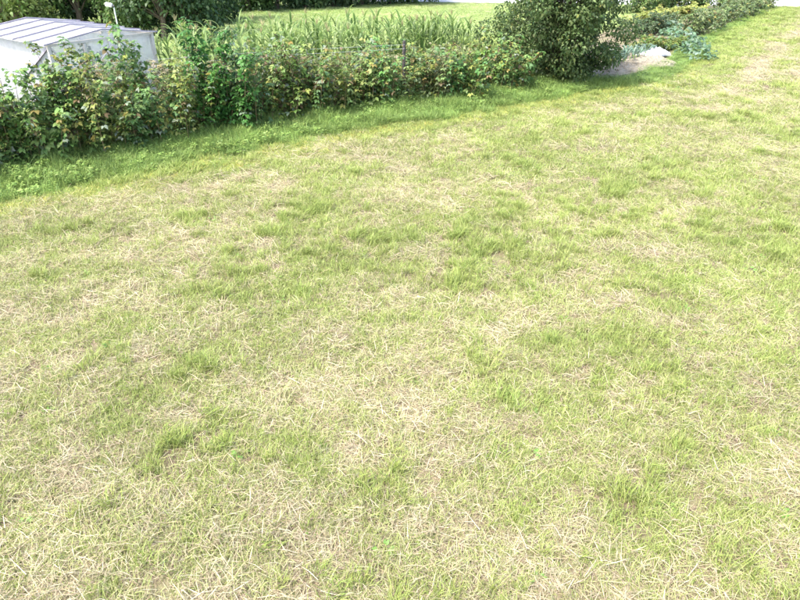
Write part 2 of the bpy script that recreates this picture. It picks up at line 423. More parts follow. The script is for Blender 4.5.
# lush uncut verge at the foot of the hedge
lush = []
for i in range(4): lush.append([blades(60, 0.13, (0.18, 0.42), (3, 35), (20, 95), 0.008, G_LUSH)])
for i in range(3): lush.append([blades(30, 0.14, (0.08, 0.2), (10, 55), (30, 95), 0.007, G_LUSH), blades(16, 0.1, (0.1, 0.2), (10, 50), (30, 90), 0.006, G_FRESH)])
for i in range(4): lush.append([weed(26, (0.045, 0.1), 0.28, G_LUSH), blades(14, 0.12, (0.15, 0.32), (3, 40), (20, 90), 0.007, G_LUSH)])
C_LUSH = tuft_collection('verge_tuft', lush)
P = wedge(6, 46, 95); d, arc = edge_dist(P)
wid = np.interp(P[:, 1], [10, 18, 22, 27, 31, 45], [2.3, 2.0, 1.45, 1.0, 0.6, 0.5]) + (vnoise(P, 0.6, 81) - 0.5) * 0.8 + rng.normal(0, 0.14, len(P))
k = (d > -wid) & (d < np.where(P[:, 1] > 21.6, 0.0, 0.5)); P, d, wid = P[k], d[k], wid[k]; n = len(P)
front = np.clip((d + wid) / wid, 0, 1)
idx = np.where(front < 0.35, rng.integers(4, 7, n), np.where((rng.random(n) < 0.1 + 0.22 * (vnoise(P, 0.8, 89) > 0.55)), rng.integers(7, 11, n), rng.integers(0, 4, n)))
tint = (0.7 + 0.35 * vnoise(P, 0.6, 83) + 0.25 * vnoise(P, 0.22, 84))[:, None] * np.where(front[:, None] < 0.25, np.array([1.9, 1.45, 1.25]), np.array([1.4, 1.32, 1.2]))
o = scatter('verge_grass', C_LUSH, P, idx, rng.uniform(0.8, 1.3, n), tint, rng.uniform(0.6, 1.05, n) * (0.45 + 0.85 * front) * (0.7 + 0.6 * vnoise(P, 0.5, 87)) * np.where(P[:, 1] > 21.6, 0.55, 1.0))
tag(o, 'lush dark green uncut grass and weeds at the foot of the hedge', 'grass', kind='stuff')

P = wedge(8, 30, 26, 3.0); d, arc = edge_dist(P)
lx = (P[:, 0] + 8.6) * 0.6157 + (P[:, 1] - 16.6) * 0.788; ly = -(P[:, 0] + 8.6) * 0.788 + (P[:, 1] - 16.6) * 0.6157
k = (d > 0.4) & (d < 7.5) & (P[:, 0] < 6.2) & ~((lx > -0.15) & (lx < 3.0) & (ly > -0.15) & (ly < 4.2)); P, d = P[k], d[k]; n = len(P)
idx = np.where(rng.random(n) < 0.5, rng.integers(7, 11, n), rng.integers(0, 4, n))
tint = (0.85 + 0.5 * vnoise(P, 0.9, 85))[:, None] * np.array([1.45, 1.2, 1.2])
o = scatter('garden_weeds', C_LUSH, P, idx, rng.uniform(1.1, 1.8, n), tint, rng.uniform(0.9, 1.8, n))
tag(o, 'mixed green weeds and grass covering the garden ground behind the hedge', 'weeds', kind='stuff')

# hay meadow behind the maize and the grass beyond the road
P = np.stack([rng.uniform(-36, 20, 42000), rng.uniform(24, 50, 42000)], 1)
d, arc = edge_dist(P)
k = (d > 4.5) & (P[:, 1] > 23.5 + np.clip(P[:, 0] + 3, 0, 30) * 0.3) & (P[:, 1] < 48.6 - 0.14 * P[:, 0]) & (np.abs(P[:, 0]) < 0.68 * P[:, 1] + 3)
P = P[k]; n = len(P)
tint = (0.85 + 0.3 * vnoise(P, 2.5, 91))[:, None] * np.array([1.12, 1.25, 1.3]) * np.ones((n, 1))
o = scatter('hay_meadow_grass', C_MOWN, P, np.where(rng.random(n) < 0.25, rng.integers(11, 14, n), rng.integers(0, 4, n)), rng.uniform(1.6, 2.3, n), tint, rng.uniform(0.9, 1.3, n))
tag(o, 'even light green meadow grass behind the maize', 'grass', kind='stuff')
P = np.stack([rng.uniform(-20, 60, 9000), rng.uniform(50, 75, 9000)], 1)
k = P[:, 1] > np.interp(P[:, 0], [-8, 4, 28, 60], [57.3, 55.3, 51.3, 49.8]); P = P[k]; n = len(P)
o = scatter('roadside_grass', C_MOWN, P, rng.integers(0, 4, n), rng.uniform(2.5, 3.5, n), np.ones((n, 3)), rng.uniform(1.5, 2.5, n))
tag(o, 'green grass beyond the pale road', 'grass', kind='stuff')

# ------------------------------------------------------------------ leafy plants
RASP = [(0.12, 0.20, 0.05), (0.16, 0.24, 0.065), (0.095, 0.165, 0.045), (0.21, 0.285, 0.085), (0.13, 0.21, 0.07)]
RASP_Y = [(0.27, 0.28, 0.07), (0.28, 0.23, 0.07), (0.23, 0.27, 0.06), (0.26, 0.29, 0.09)]
RASP_W = [(0.27, 0.32, 0.22), (0.21, 0.27, 0.17)]
RASP_B = [(0.17, 0.125, 0.06), (0.22, 0.165, 0.085), (0.13, 0.10, 0.05)]
ORD = ['first', 'second', 'third', 'fourth', 'fifth', 'sixth', 'seventh', 'eighth', 'ninth', 'tenth', 'eleventh', 'twelfth', 'thirteenth', 'fourteenth',
       'fifteenth', 'sixteenth', 'seventeenth', 'eighteenth', 'nineteenth', 'twentieth', 'twenty-first', 'twenty-second', 'twenty-third', 'twenty-fourth',
       'twenty-fifth', 'twenty-sixth', 'twenty-seventh', 'twenty-eighth', 'twenty-ninth', 'thirtieth', 'thirty-first', 'thirty-second', 'thirty-third', 'thirty-fourth']

def cane_bush(name, loc, height, ncane=11, spread=(0.36, 0.34), leaf=0.085, mixc=(0.78, 0.10, 0.07, 0.05), pal=RASP, leaves_per_m=26, tall=None, rz=0.0):
    """bush of upright canes, each set with compound leaves"""
    root = empty(name, loc, rz)
    g = Geo(); P, D = [], []
    for i in range(ncane):
        bx, by = rng.normal(0, spread[0] * 0.55), rng.normal(0, spread[1] * 0.55)
        hh = height * rng.uniform(0.45, 0.97) * (1.14 if rng.random() < 0.12 else 1.0)
        if tall and i < len(tall): hh = tall[i]
        lx, ly = bx * 0.5 + rng.normal(0, 0.16), by * 0.5 + rng.normal(0, 0.16)
        if by < 0: ly -= 0.08
        pts = [Vector((bx + lx * t * t, by + ly * t * t, hh * t * (1 - 0.04 * t))) for t in (0, 0.25, 0.5, 0.75, 1)]
        g.tube(pts, [0.007, 0.0065, 0.006, 0.005, 0.003], 5)
        m = int(hh * leaves_per_m)
        t = 0.12 + 0.88 * rng.random(m) ** 0.85
        pos = np.array([[bx + lx * q * q, by + ly * q * q, hh * q * (1 - 0.04 * q)] for q in t])
        a = rng.random(m) * 2 * np.pi
        dr = np.stack([np.cos(a), np.sin(a), rng.uniform(-0.3, 0.55, m)], 1)
        st = rng.uniform(0.05, 0.20, m)[:, None] * (1.15 - 0.6 * t[:, None])
        P.append(pos + dr * st); D.append(dr)
    P, D = np.concatenate(P), np.concatenate(D)
    P[:, 2] = np.maximum(P[:, 2], 0.05)
    n = len(P)
    kind = rng.choice(4, n, p=mixc)
    c = pick(pal, n)
    for q, pl in ((1, RASP_Y), (2, RASP_W), (3, RASP_B)):
        k = kind == q; c[k] = pick(pl, k.sum())
    up = np.tile([0, 0, 1.0], (n, 1)) + rng.normal(0, 0.45, (n, 3)) + D * 0.35
    out = []
    side = np.cross(D, up); side /= np.maximum(np.linalg.norm(side, axis=1, keepdims=True), 1e-6)
    l = leaf * rng.uniform(0.7, 1.3, n)
    out.append(leafset(P, D, up, l, l * 0.72, c, 0.35, 0.12))
    for s in (-1, 1):
        out.append(leafset(P, D * 0.35 + side * s, up, l * 0.85, l * 0.6, c * rng.uniform(0.85, 1.1, (n, 1)), 0.35, 0.12))
    V, T, C = join(out)
    link(bpy.data.objects.new('foliage', mesh_tris('foliage', V, T, M_LEAF, C)), root)
    g.build('cane', M_CANE, root).data.name = 'cane'
    return root

# raspberry hedge: bushes stand along a line a little behind the garden edge
def edge_point(arc, off):
    s0 = 0
    for a, b in zip(EDGE[:-1], EDGE[1:]):
        L = np.hypot(*(b - a))
        if arc <= s0 + L:
            d = (b - a) / L; p = a + d * (arc - s0) + np.array([-d[1], d[0]]) * off
            return float(p[0]), float(p[1])
        s0 += L
    return float(EDGE[-1][0]), float(EDGE[-1][1])
TOPX = [-60, 0, 40, 80, 120, 160, 200, 230, 260, 300, 350, 400, 450, 500, 540]
TOPY = [64, 64, 66, 64, 56, 42, 40, 35, 39, 44, 49, 49, 45, 40, 36]
arc0 = float(edge_dist([(-8.9, 11.6)])[1][0])
nb = 28; first_x = None
for i in range(nb):
    arc = arc0 + i * 0.56 + rng.uniform(-0.08, 0.08)
    X, Y = edge_point(arc, 0.42 + rng.uniform(-0.1, 0.1))
    px = proj(X, Y, 1.0)[0]
    h = min(2.45, max(1.2, height_at(X, Y, np.interp(px, TOPX, TOPY)))) * rng.uniform(0.87, 1.1)
    kw = {}
    extra = ''
    if i == 0: kw = dict(leaf=0.13, mixc=(0.9, 0.04, 0.05, 0.01), pal=[(0.09, 0.20, 0.05), (0.12, 0.24, 0.06), (0.07, 0.16, 0.04)]); extra = 'broad-leaved bright green bush at the left end of the hedge'
    elif px > 330: kw = dict(mixc=(0.70, 0.19, 0.05, 0.06))
    elif 255 < px < 330: kw = dict(mixc=(0.66, 0.14, 0.09, 0.11))
    elif 200 < px <= 255: kw = dict(mixc=(0.90, 0.05, 0.03, 0.02), pal=[(0.075, 0.16, 0.04), (0.06, 0.13, 0.035), (0.10, 0.19, 0.05)])
    if 60 < px < 170 or 205 < px < 245: kw['tall'] = [h + rng.uniform(0.2, 0.5), h + rng.uniform(0.1, 0.4), h + rng.uniform(0.0, 0.3)]
    else: kw['tall'] = [h + rng.uniform(0.05, 0.38), h + rng.uniform(0.0, 0.2)]
    tone = np.array([rng.uniform(0.85, 1.25), rng.uniform(0.95, 1.25), rng.uniform(0.9, 1.4)])
    kw['pal'] = [tuple(np.array(q) * tone) for q in kw.get('pal', RASP)]
    kw.setdefault('leaf', rng.uniform(0.08, 0.115))
    root = cane_bush('raspberry_bush', (X, Y, 0), h, ncane=int(rng.integers(13, 19)), spread=(0.38, 0.42), leaves_per_m=30, rz=math.atan2(0.6, 0.8), **kw)
    tag(root, extra or 'raspberry bush, %s along the hedge from its left end' % ORD[i], 'bush', 'raspberry bushes in the hedge')

# ------------------------------------------------------------------ trellis posts and wires in the hedge
a_post = float(edge_dist([at(401, 104)[:2]])[1][0])
def post(arc, h, label):
    X, Y = edge_point(arc, 0.45)
    r = empty('trellis_post', (X, Y, 0), 0.6)
    Geo().tube([(0, 0, -0.3), (0, 0, h * 0.6), (0.01, 0, h)], [0.05, 0.047, 0.043], 10).build('post', M_POST, r)
    Geo().tube([(0.01, 0, h), (0.01, 0, h + 0.012)], [0.045, 0.03], 10).build('post_cap', M_POST, r)
    tag(r, label, 'post', 'trellis posts in the hedge'); return X, Y
pB = post(a_post, height_at(*edge_point(a_post, 0.45), 41), 'dark wooden trellis post standing above the raspberry hedge')
pA = edge_point(arc0 - 1.2, 0.45)
post(arc0 - 1.2, 2.2, 'dark trellis post at the left end of the raspberry hedge')
for (z0, z1, lab) in ((2.06, 1.62, 'upper thin pale wire stretched over the raspberry hedge'), (1.92, 1.52, 'lower thin pale wire stretched over the raspberry hedge')):
    pts = []
    for k in range(25):
        t = k / 24
        pts.append((pA[0] + (pB[0] - pA[0]) * t, pA[1] + (pB[1] - pA[1]) * t - 0.05, z0 + (z1 - z0) * t - 0.10 * t * (1 - t)))
    # the wire follows the row, so bend it along the edge line
    pts = []
    for k in range(25):
        t = k / 24; X, Y = edge_point(arc0 - 1.2 + (a_post - arc0 + 1.2) * t, 0.40)
        pts.append((X, Y, z0 + (z1 - z0) * t - 0.06 * t * (1 - t)))
    tag(Geo().tube(pts, 0.0026, 5).build('trellis_wire', M_WIRE), lab, 'wire', 'trellis wires')

# ------------------------------------------------------------------ weeds between hedge and maize
wl = ['yellow-green weed clump', 'pale seeding weed clump', 'dry brownish weed clump']
wp = [0, 0, 0]
for i in range(34):
    arc = arc0 + 3.6 + i * 0.33; off = rng.uniform(1.3, 2.7)
    X, Y = edge_point(arc, off); px = proj(X, Y, 1)[0]
    k = i % 3
    if px < 340 and k == 0: k = 2
    pal = [[(0.22, 0.27, 0.06), (0.28, 0.29, 0.08), (0.17, 0.24, 0.06)], [(0.22, 0.26, 0.12), (0.30, 0.30, 0.18), (0.16, 0.22, 0.08)], [(0.23, 0.21, 0.11), (0.18, 0.22, 0.08), (0.28, 0.25, 0.15)]][k]
    r = cane_bush('weed_clump', (X, Y, 0), min(1.75, height_at(X, Y, np.interp(px, [150, 300, 400, 500], [50, 46, 42, 30]))), 12, (0.45, 0.45), 0.075, (0.8, 0.1, 0.05, 0.05), pal, 34)
    tag(r, '%s behind the raspberry hedge, %s of its kind from the greenhouse' % (wl[k], ORD[wp[k]]), 'weed', 'weeds behind the hedge'); wp[k] += 1

# ------------------------------------------------------------------ maize
def maize_leaf(ln, wd, rise, droop, tone):
    n = 8; V, F, C = [], [], []
    x = z = 0.0; ang = rise
    for i in range(n + 1):
        t = i / n
        ww = wd * (0.55 + 1.2 * t) * (1 - t) ** 0.6 if t < 0.5 else wd * 0.98 * math.sqrt(max(0, 1 - t)) * 1.1
        y = ww / 2
        V += [(x, -y, z + y * 0.35), (x, 0, z), (x, y, z + y * 0.35)]
        c = np.array(tone) * (0.95 + 0.1 * t)
        C += [c, c * 1.25, c]
        x += math.cos(ang) * ln / n; z += math.sin(ang) * ln / n; ang -= droop / n * (0.5 + 1.5 * t)
    for i in range(n):
        a = i * 3
        for q in ((a, a + 3, a + 4), (a, a + 4, a + 1), (a + 1, a + 4, a + 5), (a + 1, a + 5, a + 2)): F.append(q)
    return mesh_tris('maize_leaf', V, F, M_LEAF, np.array(C))
TONES = [(0.13, 0.195, 0.05), (0.17, 0.235, 0.07), (0.10, 0.165, 0.045), (0.24, 0.30, 0.12)]
ML = [maize_leaf(rng.uniform(0.55, 0.85), rng.uniform(0.08, 0.105), R(rng.uniform(56, 80)), R(rng.uniform(35, 125)), TONES[i % 4]) for i in range(10)]
ML_DRY = [maize_leaf(0.6, 0.05, R(30), R(150), (0.34, 0.27, 0.15)) for i in range(2)]
def tassel_mesh():
    parts = []
    for i in range(9):
        a = rng.random() * 6.28; le = rng.uniform(0.14, 0.24); ti = rng.uniform(0.1, 0.6) if i else 0
        d = Vector((math.cos(a) * math.sin(ti), math.sin(a) * math.sin(ti), math.cos(ti)))
        parts.append(([(0, 0, 0), tuple(d * le * 0.5 + Vector((0, 0, 0.01))), tuple(d * le)], [0.004, 0.007, 0.003]))
    g = Geo()
    for p, r in parts: g.tube(p, r, 4)
    me = bpy.data.meshes.new('tassel'); me.from_pydata(g.v, [], g.f); me.update(); return me
M_TASSEL = noise_mat('tassel', [(0.3, (0.24, 0.22, 0.10)), (0.7, (0.33, 0.30, 0.15))], 9, 4, 0.8)
TAS = [tassel_mesh() for _ in range(3)]
for t in TAS: t.materials.append(M_TASSEL)
def stalk_mesh(h):
    g = Geo(); g.tube([(0, 0, 0), (0.005, 0, h * 0.4), (0, 0.008, h * 0.8), (0, 0, h)], [0.016, 0.014, 0.010, 0.006], 6)
    me = bpy.data.meshes.new('stalk'); me.from_pydata(g.v, [], g.f); me.update(); me.materials.append(M_STALK); return me
STK = [(h, stalk_mesh(h)) for h in (1.6, 1.72, 1.85, 2.0)]
aM0 = float(edge_dist([(-5.2, 14.5)])[1][0])
rowname = ['front row', 'second row', 'third row', 'back row']
for rI in range(4):
    for j in range(58):
        arc = arc0 + 2.0 + j * 0.25 + rng.uniform(-0.07, 0.07); off = 3.1 + rI * 0.75 + rng.uniform(-0.08, 0.08)
        X, Y = edge_point(arc, off)
        gx = (X + 6.5) * 0.79 + (Y - 18.4) * 0.61
        if gx < 0.35: continue
        px = proj(X, Y, 1.7)[0]
        if px > 512 or rng.random() < 0.08: continue
        h, me = STK[min(3, max(0, int(rng.integers(0, 3) + (px < 360))))]
        root = empty('maize_plant', (X, Y, 0), rng.random() * 6.28)
        link(bpy.data.objects.new('stalk', me), root)
        if rng.random() < 0.35: link(bpy.data.objects.new('tassel', TAS[rng.integers(3)]), root, (0, 0, h - 0.02))
        nl = 9; a0 = rng.random() * 6.28
        for q in range(nl):
            t = (q + 1.2) / (nl + 0.6)
            o = bpy.data.objects.new('leaf', (ML_DRY[q % 2] if (q < 2 and rng.random() < 0.5) else ML[rng.integers(10)]))
            link(o, root, (0, 0, h * t * 0.93)); o.rotation_euler = (0, rng.normal(0, 0.12), a0 + q * math.pi + rng.normal(0, 0.35))
            s = (0.75 + 0.5 * math.sin(t * math.pi)) * rng.uniform(0.85, 1.1); o.scale = (s, s, s)
        tag(root, 'green maize plant in the %s of the patch behind the raspberry hedge' % rowname[rI], 'maize', 'maize plants, %s' % rowname[rI])

# ------------------------------------------------------------------ greenhouse
GH_A = Vector((-8.6, 16.6, 0)); GH_ANG = R(52.0)
GW, GD, GE, GR = 2.95, 4.0, 1.86, 2.06
gh = empty('polythene_greenhouse', GH_A, GH_ANG)
tag(gh, 'low-pitched garden greenhouse of white polythene film on a timber frame behind the hedge', 'greenhouse')
for x in (0.04, GW - 0.04):
    for y in ((0.04, GD - 0.04) if x < 1 else (0.04, GD / 2, GD - 0.04)):
        Geo().beam((x, y, 0), (x, y, GE - 0.03), 0.075).build('post', M_TIMBER, gh, bevel=0.006)
for x in (0.95, 1.9):
    Geo().beam((x, 0.04, 0), (x, 0.04, GE - 0.05), 0.06).build('gable_stud', M_TIMBER, gh, bevel=0.005)
Geo().beam((0.04, 0.0, GE), (0.04, GD, GE), 0.07, 0.06).build('eave_beam', M_TIMBER, gh)
Geo().beam((GW - 0.04, 0.0, GE), (GW - 0.04, GD, GE), 0.07, 0.06).build('eave_beam', M_TIMBER, gh)
Geo().beam((0.08, 0.04, GE), (GW - 0.08, 0.04, GE), 0.06, 0.06).build('tie_beam', M_TIMBER, gh)
Geo().beam((0.08, GD - 0.04, GE), (GW - 0.08, GD - 0.04, GE), 0.06, 0.06).build('tie_beam', M_TIMBER, gh)
Geo().beam((GW / 2, 0, GR - 0.04), (GW / 2, GD, GR - 0.04), 0.05, 0.07).build('ridge_beam', M_TIMBER, gh)
Geo().beam((0.08, 0.03, GE - 0.06), (0.9, 0.03, 0.75), 0.04, 0.04).build('brace', M_TIMBER, gh)
Geo().beam((1.0, 0.03, 1.1), (1.85, 0.03, GE - 0.06), 0.04, 0.04).build('brace', M_TIMBER, gh)
Geo().beam((0.03, 0.08, GE - 0.06), (0.03, 2.2, 0.7), 0.05, 0.05).build('brace', M_BATTEN, gh)
nr = 6
for i in range(nr):
    y = -0.04 + (GD + 0.08) * i / (nr - 1)
    for s in (0, 1):
        x = -0.10 if s == 0 else GW + 0.10
        ze = GE + 0.045 - 0.10 * (GR - GE) / (GW / 2)
        Geo().beam((x, y, ze), (GW / 2, y, GR + 0.045), 0.035, 0.03).build('roof_batten', M_BATTEN, gh)
def film(name, pts, mat, sag=0.0, nu=10, nv=10):
    """quad sheet with soft sag between its edges"""
    a, b, c, d = (Vector(p) for p in pts); n = (b - a).cross(d - a).normalized(); V, F = [], []
    for j in range(nv + 1):
        for i in range(nu + 1):
            u, v = i / nu, j / nv
            p = (a * (1 - u) + b * u) * (1 - v) + (d * (1 - u) + c * u) * v
            V.append(tuple(p - n * sag * (math.sin(math.pi * u) * math.sin(math.pi * v)) + n * rng.normal(0, 0.002)))
    for j in range(nv):
        for i in range(nu):
            k = j * (nu + 1) + i; F.append((k, k + 1, k + nu + 2, k + nu + 1))
    me = bpy.data.meshes.new(name); me.from_pydata(V, [], F); me.update(); me.materials.append(mat)
    me.polygons.foreach_set('use_smooth', [True] * len(F))
    return link(bpy.data.objects.new(name, me), gh)
ze = GE + 0.022 - 0.10 * (GR - GE) / (GW / 2)
for i in range(nr - 1):
    y0 = -0.04 + (GD + 0.08) * i / (nr - 1); y1 = -0.04 + (GD + 0.08) * (i + 1) / (nr - 1)
    film('roof_film', [(-0.10, y0, ze), (GW / 2, y0, GR + 0.022), (GW / 2, y1, GR + 0.022), (-0.10, y1, ze)], M_FILM_ROOF, -0.03)
    film('roof_film', [(GW / 2, y0, GR + 0.022), (GW + 0.10, y0, ze), (GW + 0.10, y1, ze), (GW / 2, y1, GR + 0.022)], M_FILM_ROOF, -0.03)
for i in range(2):
    film('side_film', [(0.085, i * GD / 2, 0.02), (0.085, (i + 1) * GD / 2, 0.02), (0.085, (i + 1) * GD / 2, GE - 0.03), (0.085, i * GD / 2, GE - 0.03)], M_FILM_SIDE, 0.03)
    film('side_film', [(GW - 0.085, i * GD / 2, 0.02), (GW - 0.085, (i + 1) * GD / 2, 0.02), (GW - 0.085, (i + 1) * GD / 2, GE - 0.03), (GW - 0.085, i * GD / 2, GE - 0.03)], M_FILM_SIDE, 0.03)
film('gable_film', [(0, 0.085, 0.02), (0.95, 0.085, 0.02), (0.95, 0.085, GE - 0.02), (0, 0.085, GE - 0.02)], M_FILM_CLEAR, 0.02)
film('gable_film', [(0.95, 0.085, 0.02), (1.9, 0.085, 0.02), (1.9, 0.085, GE - 0.02), (0.95, 0.085, GE - 0.02)], M_FILM_GABLE, 0.02)
film('gable_film', [(1.9, 0.085, 0.02), (GW, 0.085, 0.02), (GW, 0.085, GE - 0.02), (1.9, 0.085, GE - 0.02)], M_FILM_GABLE, 0.02)
film('gable_film', [(0, GD - 0.085, 0.02), (GW, GD - 0.085, 0.02), (GW, GD - 0.085, GE), (0, GD - 0.085, GE)], M_FILM_SIDE, 0.02)
for y in (0.085, GD - 0.085):
    me = bpy.data.meshes.new('gable_peak_film'); me.from_pydata([(0, y, GE - 0.018), (GW, y, GE - 0.018), (GW / 2, y, GR + 0.01)], [], [(0, 1, 2)]); me.update()
    me.materials.append(M_FILM_GABLE); link(bpy.data.objects.new('gable_peak_film', me), gh)
gm = Matrix.Translation(GH_A) @ Matrix.Rotation(GH_ANG, 4, 'Z')
for i, (x, y) in enumerate(((0.5, 0.7), (0.5, 1.7), (1.5, 0.8), (2.3, 0.9), (2.3, 2.1))):
    r = cane_bush('tomato_plant', gm @ Vector((x, y, 0)), 1.7, 8, (0.3, 0.3), 0.1, (0.94, 0.03, 0.02, 0.01), [(0.05, 0.12, 0.03), (0.07, 0.15, 0.04)], 26)
    tag(r, 'green tomato plant inside the greenhouse, %s' % ['in its near corner', 'by its left side wall', 'behind the middle of the gable', 'by the right end of the gable', 'in its right back corner'][i], 'tomato plant', 'tomato plants in the greenhouse')

# ------------------------------------------------------------------ lamp behind the greenhouse
LY = 26.0
x_, y_, z_ = ray(118.5, 30); LX = x_ / y_ * LY
lh = height_at(LX, LY, 7)
lamp = empty('garden_lamp', (LX, LY, 0), 0)
tag(lamp, 'slender pale lamp post with a white drum head behind the greenhouse', 'lamp')
Geo().tube([(0, 0, 0), (0, 0, 0.08)], [0.07, 0.06], 14).build('base', M_LAMPP, lamp)
pl = Geo().tube([(0, 0, 0.08), (0, 0, lh)], [0.028, 0.024], 12).build('pole', M_LAMPP, lamp, smooth=False)
Geo().tube([(0.02, 0, lh + 0.02), (-0.05, 0, lh + 0.035)], [0.05, 0.05], 14).build('joint', M_DARK, pl)
hd = Geo().tube([(-0.05, 0, lh + 0.05), (-0.07, 0, lh + 0.055), (-0.26, 0, lh + 0.085), (-0.29, 0, lh + 0.09)], [0.06, 0.075, 0.08, 0.065], 18).build('lamp_head', M_LAMPW, lamp, smooth=False)

# ------------------------------------------------------------------ trees and shrubs made of branches and leaf clusters
def crown_leaves(centres, radii, n, size, pal, shell=0.55, yel=0.0):
    k = rng.choice(len(centres), n, p=np.array(radii) ** 2 / np.sum(np.array(radii) ** 2))
    d = rand_dirs(n); r = np.array(radii)[k][:, None] * (shell + (1 - shell) * rng.random((n, 1))) * rng.uniform(0.85, 1.12, (n, 1))
    P = np.array(centres)[k] + d * r * np.array([1, 1, 0.8])
    D = rand_dirs(n) + d * 0.6; D[:, 2] -= 0.1
    N = d * 0.7 + np.array([0, 0, 0.6]) + rng.normal(0, 0.45, (n, 3))
    c = pick(pal, n)
    ck = rng.uniform(0.75, 1.25, (len(centres), 1)); c = c * ck[k]
    if yel:
        m = rng.random(n) < yel; c[m] = pick(RASP_Y, m.sum())
    l = size * rng.uniform(0.65, 1.3, n)
    ok = P[:, 2] > 0.06
    return leafset(P[ok], D[ok], N[ok], l[ok], l[ok] * 0.62, c[ok], 0.3, 0.1)

def make_tree(name, loc, h, rad, z0, nclump, nleaf, size, pal, trunk_r, crad=(0.45, 0.9), stems=1, label='', cat='tree', group=None, spread=0.15, bark=None, yel=0.0, shell=0.4):
    root = empty(name, loc)
    g = Geo(); tops = []
    for s in range(stems):
        a = 2 * math.pi * s / max(1, stems) + rng.random(); b = Vector((math.cos(a), math.sin(a), 0)) * (0.12 * (stems > 1))
        lean = Vector((math.cos(a), math.sin(a), 0)) * rad * (0.5 if stems > 1 else spread)
        pts = [b + lean * t * t + Vector((rng.normal(0, 0.04), rng.normal(0, 0.04), h * 0.8 * t)) for t in (0, 0.2, 0.45, 0.7, 1)]
        g.tube(pts, [trunk_r * q for q in (1.15, 1, 0.8, 0.55, 0.25)], 8); tops.append(pts)
    cs, rs = [], []
    for i in range(nclump):
        d = rand_dirs(1)[0]; rr = rng.random() ** 0.4; d[0] = (i * 0.618034) % 1.0
        zc = (z0 + h) / 2; q = ((i * 0.7548776 + 0.31) % 1.0) * 2 - 1; rq = rad * (1 - abs(q) ** 3) ** 0.5 * rr * rng.uniform(0.85, 1.14); c = np.array([math.cos(6.283 * d[0]) * rq, math.sin(6.283 * d[0]) * rq, zc + q * (h - z0) / 2])
        cr = rng.uniform(*crad); c[2] = max(c[2], z0 + cr * 0.55)
        cs.append(c); rs.append(cr)
        p = tops[i % stems]; j = 1 + int(rng.integers(0, 3))
        q = p[j]
        g.tube([q, (q + Vector(c)) / 2 + Vector((0, 0, 0.1)), Vector(c)], [trunk_r * 0.35, trunk_r * 0.22, trunk_r * 0.08], 5)
    g.build('trunk', bark or M_BARK, root)
    V, T, C = crown_leaves(cs, rs, nleaf, size, pal, shell, yel)
    link(bpy.data.objects.new('crown', mesh_tris('crown', V, T, M_LEAF, C)), root)
    tag(root, label, cat, group)
    return root

# the big round shrub at the end of the raspberry hedge
HAZEL = [(0.075, 0.12, 0.038), (0.10, 0.155, 0.048), (0.055, 0.095, 0.032), (0.14, 0.19, 0.065), (0.12, 0.155, 0.055)]
bp = at(560, 88)
make_tree('round_shrub', (bp.x + 0.1, bp.y + 1.2, 0), 4.5, 2.1, 0.0, 150, 52000, 0.09, HAZEL, 0.05, (0.25, 0.66), 6, 'large dense dark green shrub at the end of the raspberry hedge', 'shrub', yel=0.02, shell=0.6)

# trees along the back
DKT = [(0.05, 0.095, 0.035), (0.07, 0.12, 0.04), (0.04, 0.08, 0.03), (0.09, 0.145, 0.055)]
MIDT = [(0.075, 0.14, 0.035), (0.10, 0.18, 0.045), (0.06, 0.11, 0.03), (0.13, 0.19, 0.06)]
YLT = [(0.14, 0.20, 0.05), (0.17, 0.22, 0.06), (0.11, 0.17, 0.045)]
def backtree(px, Y, h, rad, z0, pal, label, nleaf=5000, trunk=0.14, name='back_tree', cat='tree', size=0.17, ncl=34):
    x_, y_, z_ = ray(px, 20); X = x_ / y_ * Y
    make_tree(name, (X, Y, 0), h, rad, z0, ncl, nleaf, size, pal, trunk, (0.5, 1.1), 1 if cat == 'tree' else 4, label, cat, 'trees and bushes along the back')
backtree(-20, 33, 3.6, 2.2, 0.1, MIDT, 'mid green bush at the left edge behind the greenhouse', name='back_bush', cat='bush')
backtree(22, 31.5, 3.4, 1.9, 0.1, YLT, 'yellow-green bush behind the left end of the greenhouse roof', name='back_bush', cat='bush')
backtree(52, 34, 5.5, 1.8, 0.4, DKT, 'dark tree behind the ridge of the greenhouse', 6000)
backtree(80, 33, 5.0, 1.5, 1.4, MIDT, 'tree with a bare dark trunk behind the greenhouse ridge', 3500)
backtree(104, 36, 6.0, 1.9, 0.3, DKT, 'dark tree just left of the lamp', 6000)
backtree(132, 32, 4.6, 1.35, 0.25, MIDT, 'green tree just right of the lamp', 5000)
backtree(162, 31, 5.0, 1.9, 1.0, DKT, 'tree with a forked grey trunk right of the greenhouse', 4000, 0.12)
backtree(186, 32, 4.5, 1.7, 0.2, DKT, 'dark green tree at the left corner of the hay meadow', 6000)
backtree(208, 37, 5.0, 1.6, 0.2, DKT, 'dark tree left of the pale shed', 5500)
xs = [250, 278, 306, 334, 362, 390, 416]
for i, px in enumerate(xs):
    backtree(px, 43.0 + (px - 250) * 0.03, 6.0, 2.2, 0.0, DKT if i % 3 else MIDT, 'tree in the dark row beyond the hay meadow, %s from the pale shed' % ORD[i], 5500, size=0.2)
backtree(30, 40, 7, 3.0, 0.2, DKT, 'tall dark tree farthest back behind the greenhouse', 6500, size=0.22)
backtree(150, 39, 7, 3.0, 0.2, DKT, 'tall dark tree farthest back right of the lamp', 6500, size=0.22)
b = at(248, 9.5)
make_tree('low_bush', (b.x, b.y, 0), 0.95, 0.75, 0.05, 16, 2200, 0.12, [(0.13, 0.25, 0.05), (0.16, 0.28, 0.06)], 0.03, (0.25, 0.45), 4, 'small bright green bush in front of the dark tree row', 'bush')
